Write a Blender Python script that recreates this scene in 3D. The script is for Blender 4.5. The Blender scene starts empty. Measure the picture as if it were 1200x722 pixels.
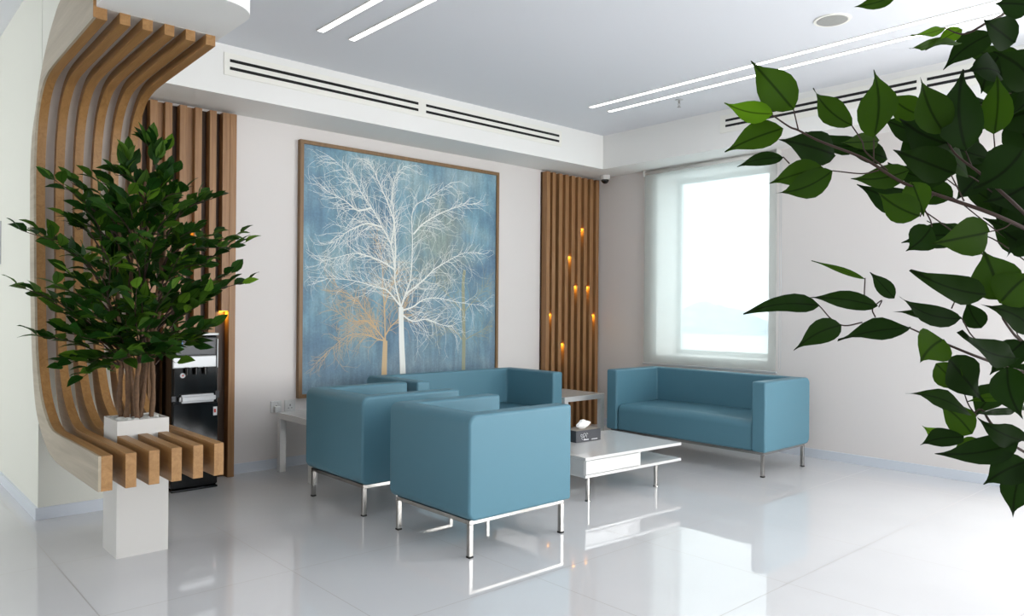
import bpy, bmesh, math, random
from mathutils import Vector, Matrix, noise
C = bpy.context.scene
COL = C.collection
R = math.radians
random.seed(11)

# ------------------------------------------------------------------ materials
def srgb(c):
    return tuple((v/255/12.92 if v/255 <= .04045 else ((v/255+.055)/1.055)**2.4) for v in c)+(1,)
def mat(name, col, rough=.5, metal=0, spec=.5, coat=0, emit=None, es=0, bump=0, bscale=40, vary=0, trans=0):
    m = bpy.data.materials.new(name); m.use_nodes = True
    nt = m.node_tree; b = nt.nodes['Principled BSDF']
    b.inputs['Base Color'].default_value = srgb(col)
    b.inputs['Roughness'].default_value = rough
    b.inputs['Metallic'].default_value = metal
    b.inputs['Specular IOR Level'].default_value = spec
    b.inputs['Coat Weight'].default_value = coat
    b.inputs['Coat Roughness'].default_value = .05
    if trans: b.inputs['Transmission Weight'].default_value = trans
    if emit:
        b.inputs['Emission Color'].default_value = srgb(emit); b.inputs['Emission Strength'].default_value = es
    if bump or vary:
        tc = nt.nodes.new('ShaderNodeTexCoord'); n = nt.nodes.new('ShaderNodeTexNoise')
        n.inputs['Scale'].default_value = bscale; n.inputs['Detail'].default_value = 4
        nt.links.new(tc.outputs['Object'], n.inputs['Vector'])
        if bump:
            bp = nt.nodes.new('ShaderNodeBump'); bp.inputs['Strength'].default_value = bump; bp.inputs['Distance'].default_value = .002
            nt.links.new(n.outputs['Fac'], bp.inputs['Height']); nt.links.new(bp.outputs['Normal'], b.inputs['Normal'])
        if vary:
            mx = nt.nodes.new('ShaderNodeMix'); mx.data_type = 'RGBA'
            mx.inputs['A'].default_value = srgb(tuple(v*(1-vary) for v in col)); mx.inputs['B'].default_value = srgb(tuple(min(255, v*(1+vary)) for v in col))
            nt.links.new(n.outputs['Fac'], mx.inputs['Factor']); nt.links.new(mx.outputs['Result'], b.inputs['Base Color'])
    return m

def wood(name, c1, c2, axis='Z', rough=.45, scale=1.0, bands=False):
    m = mat(name, c1, rough); nt = m.node_tree; b = nt.nodes['Principled BSDF']
    tc = nt.nodes.new('ShaderNodeTexCoord'); mp = nt.nodes.new('ShaderNodeMapping')
    s = {'X': (1.2, 30, 30), 'Y': (30, 1.2, 30), 'Z': (30, 30, 1.2)}[axis]
    mp.inputs['Scale'].default_value = tuple(v*scale for v in s)
    n = nt.nodes.new('ShaderNodeTexNoise'); n.inputs['Scale'].default_value = 1.5; n.inputs['Detail'].default_value = 6; n.inputs['Roughness'].default_value = .6; n.inputs['Distortion'].default_value = 1.2
    cr = nt.nodes.new('ShaderNodeValToRGB'); cr.color_ramp.elements[0].position = .3; cr.color_ramp.elements[1].position = .7
    cr.color_ramp.elements[0].color = srgb(c1); cr.color_ramp.elements[1].color = srgb(c2)
    nt.links.new(tc.outputs['Object'], mp.inputs['Vector']); nt.links.new(mp.outputs['Vector'], n.inputs['Vector'])
    nt.links.new(n.outputs['Fac'], cr.inputs['Fac']); nt.links.new(cr.outputs['Color'], b.inputs['Base Color'])
    return m

def tile_mat():
    m = mat('polished_tile', (226, 226, 227), .035, spec=.9); nt = m.node_tree; b = nt.nodes['Principled BSDF']
    g = nt.nodes.new('ShaderNodeNewGeometry'); sp = nt.nodes.new('ShaderNodeSeparateXYZ'); nt.links.new(g.outputs['Position'], sp.inputs[0])
    def mth(op, a, c=None):
        n = nt.nodes.new('ShaderNodeMath'); n.operation = op
        for i, v in enumerate((a, c)):
            if v is None: continue
            if isinstance(v, (int, float)): n.inputs[i].default_value = v
            else: nt.links.new(v, n.inputs[i])
        return n.outputs[0]
    facs = []
    for ax, off in (('X', .81), ('Y', 1.71)):
        t = mth('DIVIDE', mth('SUBTRACT', sp.outputs[ax], off), .82)
        f = mth('ABSOLUTE', mth('SUBTRACT', mth('FRACT', mth('ADD', t, .5)), .5))
        facs.append(mth('LESS_THAN', f, .0025))
    fac = mth('MAXIMUM', *facs)
    n = nt.nodes.new('ShaderNodeTexNoise'); n.inputs['Scale'].default_value = 1.3; n.inputs['Detail'].default_value = 5
    nt.links.new(g.outputs['Position'], n.inputs['Vector'])
    m1 = nt.nodes.new('ShaderNodeMix'); m1.data_type = 'RGBA'; m1.inputs['A'].default_value = srgb((204, 204, 206)); m1.inputs['B'].default_value = srgb((218, 218, 219))
    nt.links.new(n.outputs['Fac'], m1.inputs['Factor'])
    mx = nt.nodes.new('ShaderNodeMix'); mx.data_type = 'RGBA'; mx.inputs['B'].default_value = srgb((150, 146, 142))
    nt.links.new(fac, mx.inputs['Factor']); nt.links.new(m1.outputs['Result'], mx.inputs['A']); nt.links.new(mx.outputs['Result'], b.inputs['Base Color'])
    r = mth('ADD', .03, mth('MULTIPLY', fac, .3)); nt.links.new(r, b.inputs['Roughness'])
    # slight unevenness between tiles so reflections break at the joints, as in the photo
    n2 = nt.nodes.new('ShaderNodeTexNoise'); n2.inputs['Scale'].default_value = 1.8; n2.inputs['Detail'].default_value = 1
    nt.links.new(g.outputs['Position'], n2.inputs['Vector'])
    bp = nt.nodes.new('ShaderNodeBump'); bp.inputs['Strength'].default_value = .15; bp.inputs['Distance'].default_value = .004
    nt.links.new(n2.outputs['Fac'], bp.inputs['Height']); nt.links.new(bp.outputs['Normal'], b.inputs['Normal'])
    return m

def leaf_mat(name, base, vein, tr, trf=.35):
    m = bpy.data.materials.new(name); m.use_nodes = True; nt = m.node_tree; b = nt.nodes['Principled BSDF']; out = nt.nodes['Material Output']
    uv = nt.nodes.new('ShaderNodeUVMap'); uv.uv_map = 'UVMap'; sp = nt.nodes.new('ShaderNodeSeparateXYZ'); nt.links.new(uv.outputs[0], sp.inputs[0])
    a = nt.nodes.new('ShaderNodeMath'); a.operation = 'ABSOLUTE'; nt.links.new(sp.outputs['X'], a.inputs[0])
    cr = nt.nodes.new('ShaderNodeValToRGB'); cr.color_ramp.elements[0].position = .03; cr.color_ramp.elements[1].position = .09
    cr.color_ramp.elements[0].color = srgb(vein); cr.color_ramp.elements[1].color = (1, 1, 1, 1)
    nt.links.new(a.outputs[0], cr.inputs['Fac'])
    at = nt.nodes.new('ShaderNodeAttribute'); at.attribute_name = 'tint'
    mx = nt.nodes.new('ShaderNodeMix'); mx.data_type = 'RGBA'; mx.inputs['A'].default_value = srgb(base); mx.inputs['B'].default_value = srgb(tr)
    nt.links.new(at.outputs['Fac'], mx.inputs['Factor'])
    mu = nt.nodes.new('ShaderNodeMix'); mu.data_type = 'RGBA'; mu.blend_type = 'MULTIPLY'; mu.inputs['Factor'].default_value = 1
    nt.links.new(mx.outputs['Result'], mu.inputs['A']); nt.links.new(cr.outputs['Color'], mu.inputs['B'])
    nt.links.new(mu.outputs['Result'], b.inputs['Base Color']); b.inputs['Roughness'].default_value = .5; b.inputs['Specular IOR Level'].default_value = .12
    t = nt.nodes.new('ShaderNodeBsdfTranslucent'); nt.links.new(mu.outputs['Result'], t.inputs['Color'])
    ms = nt.nodes.new('ShaderNodeMixShader'); ms.inputs[0].default_value = trf
    nt.links.new(b.outputs[0], ms.inputs[1]); nt.links.new(t.outputs[0], ms.inputs[2]); nt.links.new(ms.outputs[0], out.inputs['Surface'])
    return m

def canvas_mat():
    m = mat('painted_canvas', (110, 155, 175), .65); nt = m.node_tree; b = nt.nodes['Principled BSDF']
    g = nt.nodes.new('ShaderNodeTexCoord'); sp = nt.nodes.new('ShaderNodeSeparateXYZ'); nt.links.new(g.outputs['Object'], sp.inputs[0])
    def noi(scale, det, mp=None, rough=.6):
        n = nt.nodes.new('ShaderNodeTexNoise'); n.inputs['Scale'].default_value = scale; n.inputs['Detail'].default_value = det; n.inputs['Roughness'].default_value = rough
        mm = nt.nodes.new('ShaderNodeMapping'); mm.inputs['Scale'].default_value = mp or (1, 1, 1)
        nt.links.new(g.outputs['Object'], mm.inputs['Vector']); nt.links.new(mm.outputs['Vector'], n.inputs['Vector']); return n.outputs['Fac']
    def ramp(f, stops):
        r = nt.nodes.new('ShaderNodeValToRGB'); e = r.color_ramp.elements
        while len(e) < len(stops): e.new(.5)
        for el, (p, c) in zip(e, stops): el.position = p; el.color = srgb(c)
        nt.links.new(f, r.inputs['Fac']); return r.outputs['Color']
    def mix(fac, a, c, mode='MIX'):
        n = nt.nodes.new('ShaderNodeMix'); n.data_type = 'RGBA'; n.blend_type = mode
        if isinstance(fac, float): n.inputs['Factor'].default_value = fac
        else: nt.links.new(fac, n.inputs['Factor'])
        for k, v in (('A', a), ('B', c)):
            if isinstance(v, tuple): n.inputs[k].default_value = srgb(v)
            else: nt.links.new(v, n.inputs[k])
        return n.outputs['Result']
    base = ramp(noi(2.2, 6), [(.3, (94, 136, 164)), (.5, (138, 180, 198)), (.7, (176, 206, 212))])
    purp = ramp(noi(1.7, 4, (1, 1, .6)), [(.42, (0, 0, 0)), (.66, (150, 150, 150))])
    base = mix(purp, base, (104, 112, 150))
    # ochre cloud behind the crowns
    def sub(v, c):
        n = nt.nodes.new('ShaderNodeMath'); n.operation = 'SUBTRACT'; nt.links.new(v, n.inputs[0]); n.inputs[1].default_value = c; return n.outputs[0]
    cx = nt.nodes.new('ShaderNodeCombineXYZ'); nt.links.new(sub(sp.outputs['X'], 4.12), cx.inputs[0]); nt.links.new(sub(sp.outputs['Z'], 1.85), cx.inputs[2])
    ln = nt.nodes.new('ShaderNodeVectorMath'); ln.operation = 'LENGTH'; nt.links.new(cx.outputs[0], ln.inputs[0])
    ad = nt.nodes.new('ShaderNodeMath'); ad.operation = 'ADD'; nt.links.new(ln.outputs['Value'], ad.inputs[0]); nt.links.new(noi(5, 6), ad.inputs[1])
    blob = ramp(ad.outputs[0], [(.6, (200, 200, 200)), (1.65, (0, 0, 0))])
    base = mix(blob, base, (176, 184, 158))
    # darker teal at the right edge and the base
    mr = nt.nodes.new('ShaderNodeMapRange'); mr.inputs['From Min'].default_value = 1.15; mr.inputs['From Max'].default_value = .6
    nt.links.new(sp.outputs['Z'], mr.inputs['Value'])
    ms = nt.nodes.new('ShaderNodeMath'); ms.operation = 'MULTIPLY'; nt.links.new(mr.outputs[0], ms.inputs[0]); ms.inputs[1].default_value = .6
    base = mix(ms.outputs[0], base, (112, 130, 152))
    streak = ramp(noi(9, 5, (3, 1, .35)), [(.38, (150, 150, 150)), (.62, (255, 255, 255))])
    base = mix(.35, base, streak, 'MULTIPLY')
    fine = ramp(noi(60, 5), [(.35, (190, 190, 190)), (.65, (255, 255, 255))])
    base = mix(.4, base, fine, 'MULTIPLY')
    nt.links.new(base, b.inputs['Base Color'])
    return m

def sheer_mat():
    m = bpy.data.materials.new('sheer_blind_fabric'); m.use_nodes = True; nt = m.node_tree; nt.nodes.remove(nt.nodes['Principled BSDF']); out = nt.nodes['Material Output']
    d = nt.nodes.new('ShaderNodeBsdfDiffuse'); d.inputs[0].default_value = (.72, .73, .70, 1)
    tl = nt.nodes.new('ShaderNodeBsdfTranslucent'); tl.inputs[0].default_value = (.72, .76, .74, 1)
    tr = nt.nodes.new('ShaderNodeBsdfTransparent')
    a = nt.nodes.new('ShaderNodeMixShader'); a.inputs[0].default_value = .5; nt.links.new(d.outputs[0], a.inputs[1]); nt.links.new(tl.outputs[0], a.inputs[2])
    c = nt.nodes.new('ShaderNodeMixShader'); c.inputs[0].default_value = .55; nt.links.new(a.outputs[0], c.inputs[1]); nt.links.new(tr.outputs[0], c.inputs[2])
    nt.links.new(c.outputs[0], out.inputs['Surface']); return m
def glass_mat():
    m = bpy.data.materials.new('window_glass'); m.use_nodes = True; nt = m.node_tree; nt.nodes.remove(nt.nodes['Principled BSDF']); out = nt.nodes['Material Output']
    tr = nt.nodes.new('ShaderNodeBsdfTransparent'); tr.inputs[0].default_value = (.93, .97, .97, 1)
    g = nt.nodes.new('ShaderNodeBsdfGlossy'); g.inputs['Roughness'].default_value = .01
    c = nt.nodes.new('ShaderNodeMixShader'); c.inputs[0].default_value = .06; nt.links.new(tr.outputs[0], c.inputs[1]); nt.links.new(g.outputs[0], c.inputs[2])
    nt.links.new(c.outputs[0], out.inputs['Surface']); return m
def emis(name, col, s):
    m = bpy.data.materials.new(name); m.use_nodes = True; nt = m.node_tree; nt.nodes.remove(nt.nodes['Principled BSDF'])
    e = nt.nodes.new('ShaderNodeEmission'); e.inputs[0].default_value = srgb(col); e.inputs[1].default_value = s
    nt.links.new(e.outputs[0], nt.nodes['Material Output'].inputs['Surface']); return m

M = dict(
 wall=mat('wall_paint', (226, 221, 218), .7, bump=.05, bscale=300),
 ceil=mat('ceiling_paint', (226, 228, 233), .8),
 bulk=mat('bulkhead_paint', (238, 237, 234), .7),
 left=mat('corridor_wall_paint', (224, 224, 214), .65),
 base=mat('baseboard_paint', (212, 218, 226), .4),
 tile=tile_mat(),
 slat=wood('oak_slat', (138, 98, 60), (164, 122, 80), 'Z'),
 bench=wood('bench_oak', (140, 100, 54), (168, 126, 76), 'Y', scale=.8),
 veneer=wood('lit_pale_veneer', (154, 142, 122), (184, 172, 152), 'Y', scale=.35),  # corridor light on the end panel is partly put into this pale tone
 back=mat('taupe_backing', (204, 197, 190), .6),
 slatback=wood('shaded_oak_backing', (52, 32, 15), (68, 42, 20), 'Z'),  # oak darkened in colour to put shade into the slat gaps
 fabric=mat('teal_leatherette', (86, 129, 145), .46, spec=.35, bump=.12, bscale=260),
 chrome=mat('brushed_steel', (176, 173, 169), .16, metal=1),
 rubber=mat('black_rubber', (20, 20, 20), .6),
 white=mat('white_lacquer', (216, 216, 214), .18, spec=.5, coat=.4),
 whitem=mat('white_matte_box', (214, 212, 208), .5),
 pebble=mat('white_pebbles', (205, 205, 200), .8, vary=.2, bscale=30),
 black=mat('black_gloss_plastic', (12, 12, 13), .12, spec=.5),
 dgrey=mat('dark_grey_plastic', (62, 64, 68), .3),
 silver=mat('silver_plastic', (196, 198, 200), .3, metal=.3),
 bark=mat('ficus_bark', (98, 74, 54), .85, bump=.6, bscale=60, vary=.35),
 frame=wood('picture_frame_wood', (118, 90, 58), (140, 108, 72), 'Z'),
 canvas=canvas_mat(),
 pw=mat('painted_white', (244, 246, 240), .6), pt=mat('painted_tan', (212, 184, 142), .6), po=mat('painted_ochre', (160, 162, 134), .6),
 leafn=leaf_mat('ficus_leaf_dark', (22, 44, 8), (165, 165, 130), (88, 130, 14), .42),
 leafb=leaf_mat('ficus_leaf_small', (26, 60, 16), (190, 195, 175), (118, 162, 44), .32),
 twig=mat('twig_brown', (58, 40, 32), .8),
 slot=mat('vent_black', (14, 14, 14), .8),
 ventf=mat('vent_frame_white', (240, 238, 230), .5),
 led=emis('led_strip', (255, 255, 255), 6),
 amber=emis('amber_led', (255, 190, 60), 3.2),
 grille=mat('speaker_grille', (160, 160, 156), .6, vary=.1, bscale=300),
 sheer=sheer_mat(), glass=glass_mat(),
 upvc=mat('window_frame_white', (232, 236, 236), .4),
 tissueb=mat('tissue_box_charcoal', (58, 60, 66), .4), tissuet=mat('tissue_box_top', (150, 142, 132), .5), paper=mat('tissue_paper', (245, 244, 242), .8),
 print=mat('printed_white', (225, 226, 228), .6),
 blue=mat('label_blue', (70, 130, 190), .5), green=mat('label_green', (90, 170, 120), .5), red=mat('label_red', (190, 60, 50), .5),
 sea=mat('pale_water', (196, 206, 210), .5, vary=.12, bscale=.05), hill=mat('hazy_headland', (172, 188, 198), .9), sand=mat('pale_ground', (206, 210, 208), .9, vary=.15, bscale=.08),  # distance haze is put into these pale outdoor colours
 sidewall=mat('bounce_damping_wall', (84, 80, 76), .8),  # unseen wall, coloured dark to keep bounce light off the armchair backs
 notice=mat('notice_face', (176, 182, 178), .5),
)

# ------------------------------------------------------------------ helpers
def obj(name, bm, m, parent=None, smooth=False, recalc=True):
    if recalc: bmesh.ops.recalc_face_normals(bm, faces=bm.faces[:])
    me = bpy.data.meshes.new(name); bm.to_mesh(me); bm.free()
    for x in (m if isinstance(m, (list, tuple)) else [m]): me.materials.append(x)
    if smooth:
        for p in me.polygons: p.use_smooth = True
    o = bpy.data.objects.new(name, me); COL.objects.link(o)
    if parent: o.parent = parent
    return o
def thing(name, label, cat, loc=(0, 0, 0), rz=0, group=None):
    o = bpy.data.objects.new(name, None); COL.objects.link(o); o.location = loc; o.rotation_euler = (0, 0, rz)
    o.empty_display_size = .1
    return tag(o, label, cat, group)
def tag(o, label, cat, group=None):
    o['label'] = label; o['category'] = cat
    if group: o['group'] = group
    return o
def struct(o, label=None):
    o['kind'] = 'structure'
    if label: o['label'] = label
    return o
def copy_tree(o, parent=None):
    c = o.copy(); COL.objects.link(c); c.parent = parent
    for ch in list(o.children): copy_tree(ch, c)
    return c
def box(bm, a, b, mi=0):
    x0, y0, z0 = a; x1, y1, z1 = b
    v = [bm.verts.new(p) for p in ((x0, y0, z0), (x1, y0, z0), (x1, y1, z0), (x0, y1, z0), (x0, y0, z1), (x1, y0, z1), (x1, y1, z1), (x0, y1, z1))]
    fs = [bm.faces.new([v[i] for i in q]) for q in ((3, 2, 1, 0), (4, 5, 6, 7), (0, 1, 5, 4), (1, 2, 6, 5), (2, 3, 7, 6), (3, 0, 4, 7))]
    for f in fs: f.material_index = mi
    return fs
def bxo(name, a, b, m, parent=None, bev=0, seg=2):
    bm = bmesh.new(); box(bm, a, b)
    if bev: bmesh.ops.bevel(bm, geom=bm.edges[:], offset=bev, segments=seg, profile=.5, affect='EDGES')
    return obj(name, bm, m, parent, smooth=False)
def shade(o, ang=35):
    for p in o.data.polygons: p.use_smooth = True
    w = o.modifiers.new('weighted', 'WEIGHTED_NORMAL'); w.keep_sharp = True
    return o
def cyl(bm, p0, p1, r0, r1=None, n=16, caps=True, mi=0):
    r1 = r0 if r1 is None else r1
    p0, p1 = Vector(p0), Vector(p1); d = (p1-p0).normalized()
    a = d.orthogonal().normalized(); b = d.cross(a)
    A = [bm.verts.new(p0+(a*math.cos(t)+b*math.sin(t))*r0) for t in [2*math.pi*i/n for i in range(n)]]
    B = [bm.verts.new(p1+(a*math.cos(t)+b*math.sin(t))*r1) for t in [2*math.pi*i/n for i in range(n)]]
    fs = [bm.faces.new((A[i], A[(i+1) % n], B[(i+1) % n], B[i])) for i in range(n)]
    if caps: fs += [bm.faces.new(A[::-1]), bm.faces.new(B)]
    for f in fs: f.material_index = mi
def tube(bm, pts, rad, n=8):
    pts = [Vector(p) for p in pts]; rings = []
    a = None
    for i, p in enumerate(pts):
        d = (pts[min(i+1, len(pts)-1)]-pts[max(i-1, 0)]).normalized()
        a = d.orthogonal().normalized() if a is None else (a-d*a.dot(d)).normalized()
        b = d.cross(a); r = rad[i] if isinstance(rad, (list, tuple)) else rad
        rings.append([bm.verts.new(p+(a*math.cos(2*math.pi*k/n)+b*math.sin(2*math.pi*k/n))*r) for k in range(n)])
    for A, B in zip(rings, rings[1:]):
        for k in range(n): bm.faces.new((A[k], A[(k+1) % n], B[(k+1) % n], B[k]))
    bm.faces.new(rings[0][::-1]); bm.faces.new(rings[-1])
def prism_x(bm, prof, x0, x1):
    """closed (y,z) profile extruded along x"""
    A = [bm.verts.new((x0, y, z)) for y, z in prof]; B = [bm.verts.new((x1, y, z)) for y, z in prof]
    n = len(prof)
    for i in range(n): bm.faces.new((A[i], A[(i+1) % n], B[(i+1) % n], B[i]))
    bm.faces.new(A[::-1]); bm.faces.new(B)
def smooth_path(pts, n=6):
    """Catmull-Rom resampling"""
    out = []
    P = [Vector(p) for p in pts]; P = [P[0]*2-P[1]]+P+[P[-1]*2-P[-2]]
    for i in range(1, len(P)-2):
        for k in range(n):
            t = k/n
            out.append(.5*((2*P[i])+(P[i+1]-P[i-1])*t+(2*P[i-1]-5*P[i]+4*P[i+1]-P[i+2])*t*t+(3*P[i]-P[i-1]-3*P[i+1]+P[i+2])*t**3))
    out.append(P[-2]); return out

# ------------------------------------------------------------------ setting
XR, YB, ZS, ZC, ZK = 6.26, 5.57, 2.69, 3.03, 3.21
YF, XL, YE = -3.6, -3.2, 9.6
PX0, PX1, PY = .90, 1.385, 5.105      # end of the corridor wall (pier)
struct(bxo('floor', (XL-.2, YF-.2, -.12), (XR+.45, YE+.2, 0), M['tile']))
# right wall with window opening
WY0, WY1, WZ0, WZ1 = 3.48, 4.72, .80, 2.62
bm = bmesh.new()
box(bm, (XR, YF, 0), (XR+.42, -3.0, ZS+.02)); box(bm, (XR, 1.0, 0), (XR+.42, WY0, ZS+.02)); box(bm, (XR, -3.0, 0), (XR+.42, 1.0, .5)); box(bm, (XR, -3.0, 2.5), (XR+.42, 1.0, ZS+.02)); box(bm, (XR, -1.07, .5), (XR+.42, -.93, 2.5)); box(bm, (XR, WY1, 0), (XR+.42, YB+.2, ZS+.02))
box(bm, (XR, WY0, 0), (XR+.42, WY1, WZ0)); box(bm, (XR, WY0, WZ1), (XR+.42, WY1, ZS+.02))
struct(obj('wall_right', bm, M['wall']))
struct(bxo('wall_back', (PX1, YB, 0), (XR, YB+.2, ZS+.02), M['wall']))
struct(bxo('wall_corridor', (PX0, PY, 0), (PX1, YE, ZK), M['left']))
struct(bxo('wall_corridor_end', (XL-.2, YE, 0), (PX0, YE+.2, ZK), M['left']))
# unseen left wall with openings added for the fill lights
bm = bmesh.new()
box(bm, (XL-.2, YF, 0), (XL, YE, .5)); box(bm, (XL-.2, YF, 2.7), (XL, YE, ZK)); box(bm, (XL-.2, YF, .5), (XL, -2.4, 2.7)); box(bm, (XL-.2, 1.0, .5), (XL, 5.4, 2.7)); box(bm, (XL-.2, 8.6, .5), (XL, YE, 2.7))
struct(obj('wall_left', bm, M['sidewall']))
# wall behind the camera with a wide window
bm = bmesh.new()
box(bm, (XL-.2, YF-.2, 0), (XR+.42, YF, .45)); box(bm, (XL-.2, YF-.2, 2.6), (XR+.42, YF, ZK)); box(bm, (XL-.2, YF-.2, .45), (2.6, YF, 2.6)); box(bm, (5.9, YF-.2, .45), (XR+.42, YF, 2.6))
box(bm, (2.6, YF-.2, .45), (2.75, YF, 2.6))
struct(obj('wall_front', bm, M['wall']))
# ceilings and bulkheads
struct(bxo('ceiling', (PX0-.045, YF-.2, ZC), (XR+.42, 5.09, ZC+.3), M['ceil']))
struct(bxo('ceiling_corridor', (XL-.2, YF-.2, ZK), (PX0-.045, YE+.2, ZK+.12), M['ceil']))
struct(bxo('ceiling_pier', (PX0-.045, 5.09, ZK), (PX1, YE+.2, ZK+.12), M['ceil']))
struct(bxo('trim_1', (PX1, 5.09, ZS), (XR, YB+.2, ZC+.3), M['bulk']), 'dropped bulkhead along the painting wall')
struct(bxo('trim_2', (5.84, YF-.2, ZS), (XR+.42, 5.09, ZC), M['bulk']), 'dropped bulkhead along the window wall')
# baseboards
struct(bxo('baseboard_right', (XR-.014, YF, 0), (XR, YB, .075), M['base']))
struct(bxo('baseboard_back', (2.216, YB-.014, 0), (5.44, YB, .075), M['base']))
bm = bmesh.new(); box(bm, (PX0-.014, PY-.014, 0), (PX0, YE, .07)); box(bm, (PX0, PY-.014, 0), (PX1, PY, .07)); box(bm, (PX1, PY-.014, 0), (PX1+.014, YB, .07))
struct(obj('baseboard_pier', bm, M['base']))
# rounded lowered slab over the bench canopy
bm = bmesh.new()
x0, x1, y0, y1, r = .856, 1.412, 3.24, 5.095, .16
pts = [(.9005, y1), (.9005, 4.35), (x0, 4.35), (x0, y0)]+[(x1-r+r*math.sin(t), y0+r-r*math.cos(t)) for t in [math.pi/2*i/12 for i in range(13)]]+[(x1, y1)]
zb = 2.573
A = [bm.verts.new((x, y, zb)) for x, y in pts]; B = [bm.verts.new((x, y, ZC)) for x, y in pts]
n = len(pts)
for i in range(n): bm.faces.new((A[i], A[(i+1) % n], B[(i+1) % n], B[i]))
bm.faces.new(A); bm.faces.new(B)
for fc in bm.faces:
    if all(abs(v.co.x-.9005) < 1e-4 for v in fc.verts): fc.material_index = 1
struct(obj('trim_3', bm, [M['bulk'], M['left']]), 'rounded lowered ceiling slab above the slatted canopy')

bm = bmesh.new(); prism_x(bm, [(5.104, 2.02), (5.099, 2.08), (5.068, 2.232), (4.993, 2.37), (4.87, 2.492), (4.756, 2.556), (4.72, 2.5725), (5.104, 2.5725)], .9005, 1.385)
struct(obj('trim_4', bm, M['left']), 'curved plaster filling behind the slatted canopy')

# ------------------------------------------------------------------ window and blind
bm = bmesh.new()
gx = 6.62; fw = .045
for a, b in (((WY0, WZ0), (WY0+fw, WZ1)), ((WY1-fw, WZ0), (WY1, WZ1)), ((WY0+fw, WZ0), (WY1-fw, WZ0+fw)), ((WY0+fw, WZ1-fw), (WY1-fw, WZ1))):
    box(bm, (gx, a[0], a[1]), (gx+.05, b[0], b[1]))
wf = struct(obj('window_1', bm, M['upvc']), 'white framed window in a deep reveal')
bxo('window_pane', (gx+.02, WY0+fw, WZ0+fw), (gx+.028, WY1-fw, WZ1-fw), M['glass'], wf)
bl = thing('roller_blind', 'sheer white roller blind lowered in front of the window', 'blind', (6.2, 4.11, .695))
bxo('blind_fabric', (.008, -.73, .02), (.0095, .73, 1.945), M['sheer'], bl)
bm = bmesh.new(); cyl(bm, (.02, -.73, 1.962), (.02, .73, 1.962), .021, n=20); obj('roller_tube', bm, M['whitem'], bl, True)
bxo('bottom_rail', (0, -.74, 0), (.02, .74, .022), M['silver'], bl, .004)
bm = bmesh.new()
box(bm, (-.012, .732, 1.935), (.058, .745, 1.993)); obj('bracket', bm, M['whitem'], bl)
bm = bmesh.new(); box(bm, (-.012, -.745, 1.935), (.058, -.732, 1.993)); obj('bracket', bm, M['whitem'], bl)
bm = bmesh.new(); tube(bm, [(.0, -.765, 1.95), (.0, -.768, 1.0), (0, -.766, .06), (.0, -.775, .04), (0, -.784, .06), (0, -.782, 1.0), (.0, -.78, 1.95)], .0022, 6); obj('pull_chain', bm, M['silver'], bl, True)
bxo('blind_side_trim', (0.03, .735, -.0), (.058, .752, 1.93), M['whitem'], bl)

# outside world
bm = bmesh.new()
for i in range(24):
    for j in range(24): pass
box(bm, (12, -150, -9.2), (900, 900, -9)); o = tag(obj('water', bm, M['sea']), 'pale hazy water seen through the window blind', 'water')
o['kind'] = 'structure'
random.seed(3)
def ridge(name, x, ya, yb, h, label, m, seed):
    bm = bmesh.new(); N = 50; rows = []
    for i in range(N+1):
        y = ya+(yb-ya)*i/N; t = i/N
        hh = h*(min(1, t*9)*min(1, (1-t)*2.2)*(.8+.35*noise.noise(Vector((t*6, seed, 0)))+.12*noise.noise(Vector((t*25, seed, 3)))))
        rows.append([bm.verts.new((x+dx, y, -9+hh*f)) for dx, f in ((-14, -.02), (-7, .55), (0, 1), (10, .8), (22, -.02))])
    for A, B in zip(rows, rows[1:]):
        for k in range(4): bm.faces.new((A[k], A[k+1], B[k+1], B[k]))
    for Rr in (rows[0], rows[-1]): bm.faces.new(Rr)
    o = obj(name, bm, m, None, True); o['kind'] = 'structure'; o['label'] = label; return o
ridge('headland', 300, 238, 150, 17, 'hazy blue headland beyond the window', M['hill'], 1.3)
ridge('shoreline', 120, 95, 50, 5, 'pale shore beyond the window', M['sand'], 7.7)

# ------------------------------------------------------------------ ceiling lights and vents
def strip(x, y0, y1, label):
    t = thing('ceiling_strip_light', label, 'ceiling light', (x, y1, ZC), 0, 'recessed linear ceiling lights')
    bm = bmesh.new(); L = y0-y1
    box(bm, (-.025, L-.004, -.006), (-.021, .004, 0)); box(bm, (.021, L-.004, -.006), (.025, .004, 0)); box(bm, (-.021, L-.004, -.006), (.021, L, 0)); box(bm, (-.021, 0, -.006), (.021, .004, 0))
    obj('housing', bm, M['ventf'], t); bxo('diffuser', (-.021, L, -.005), (.021, 0, -.0005), M['led'], t)
strip(2.318, -.8, 4.42, 'linear ceiling light, leftmost of the left-hand pair near the slatted canopy')
strip(2.545, -.8, 4.42, 'linear ceiling light, right one of the left-hand pair above the armchairs')
strip(4.925, -.8, 4.44, 'linear ceiling light, upper one of the right-hand pair, beside the round speaker')
strip(5.148, -.8, 4.42, 'linear ceiling light, lower one of the right-hand pair, beside the sprinkler')

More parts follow.
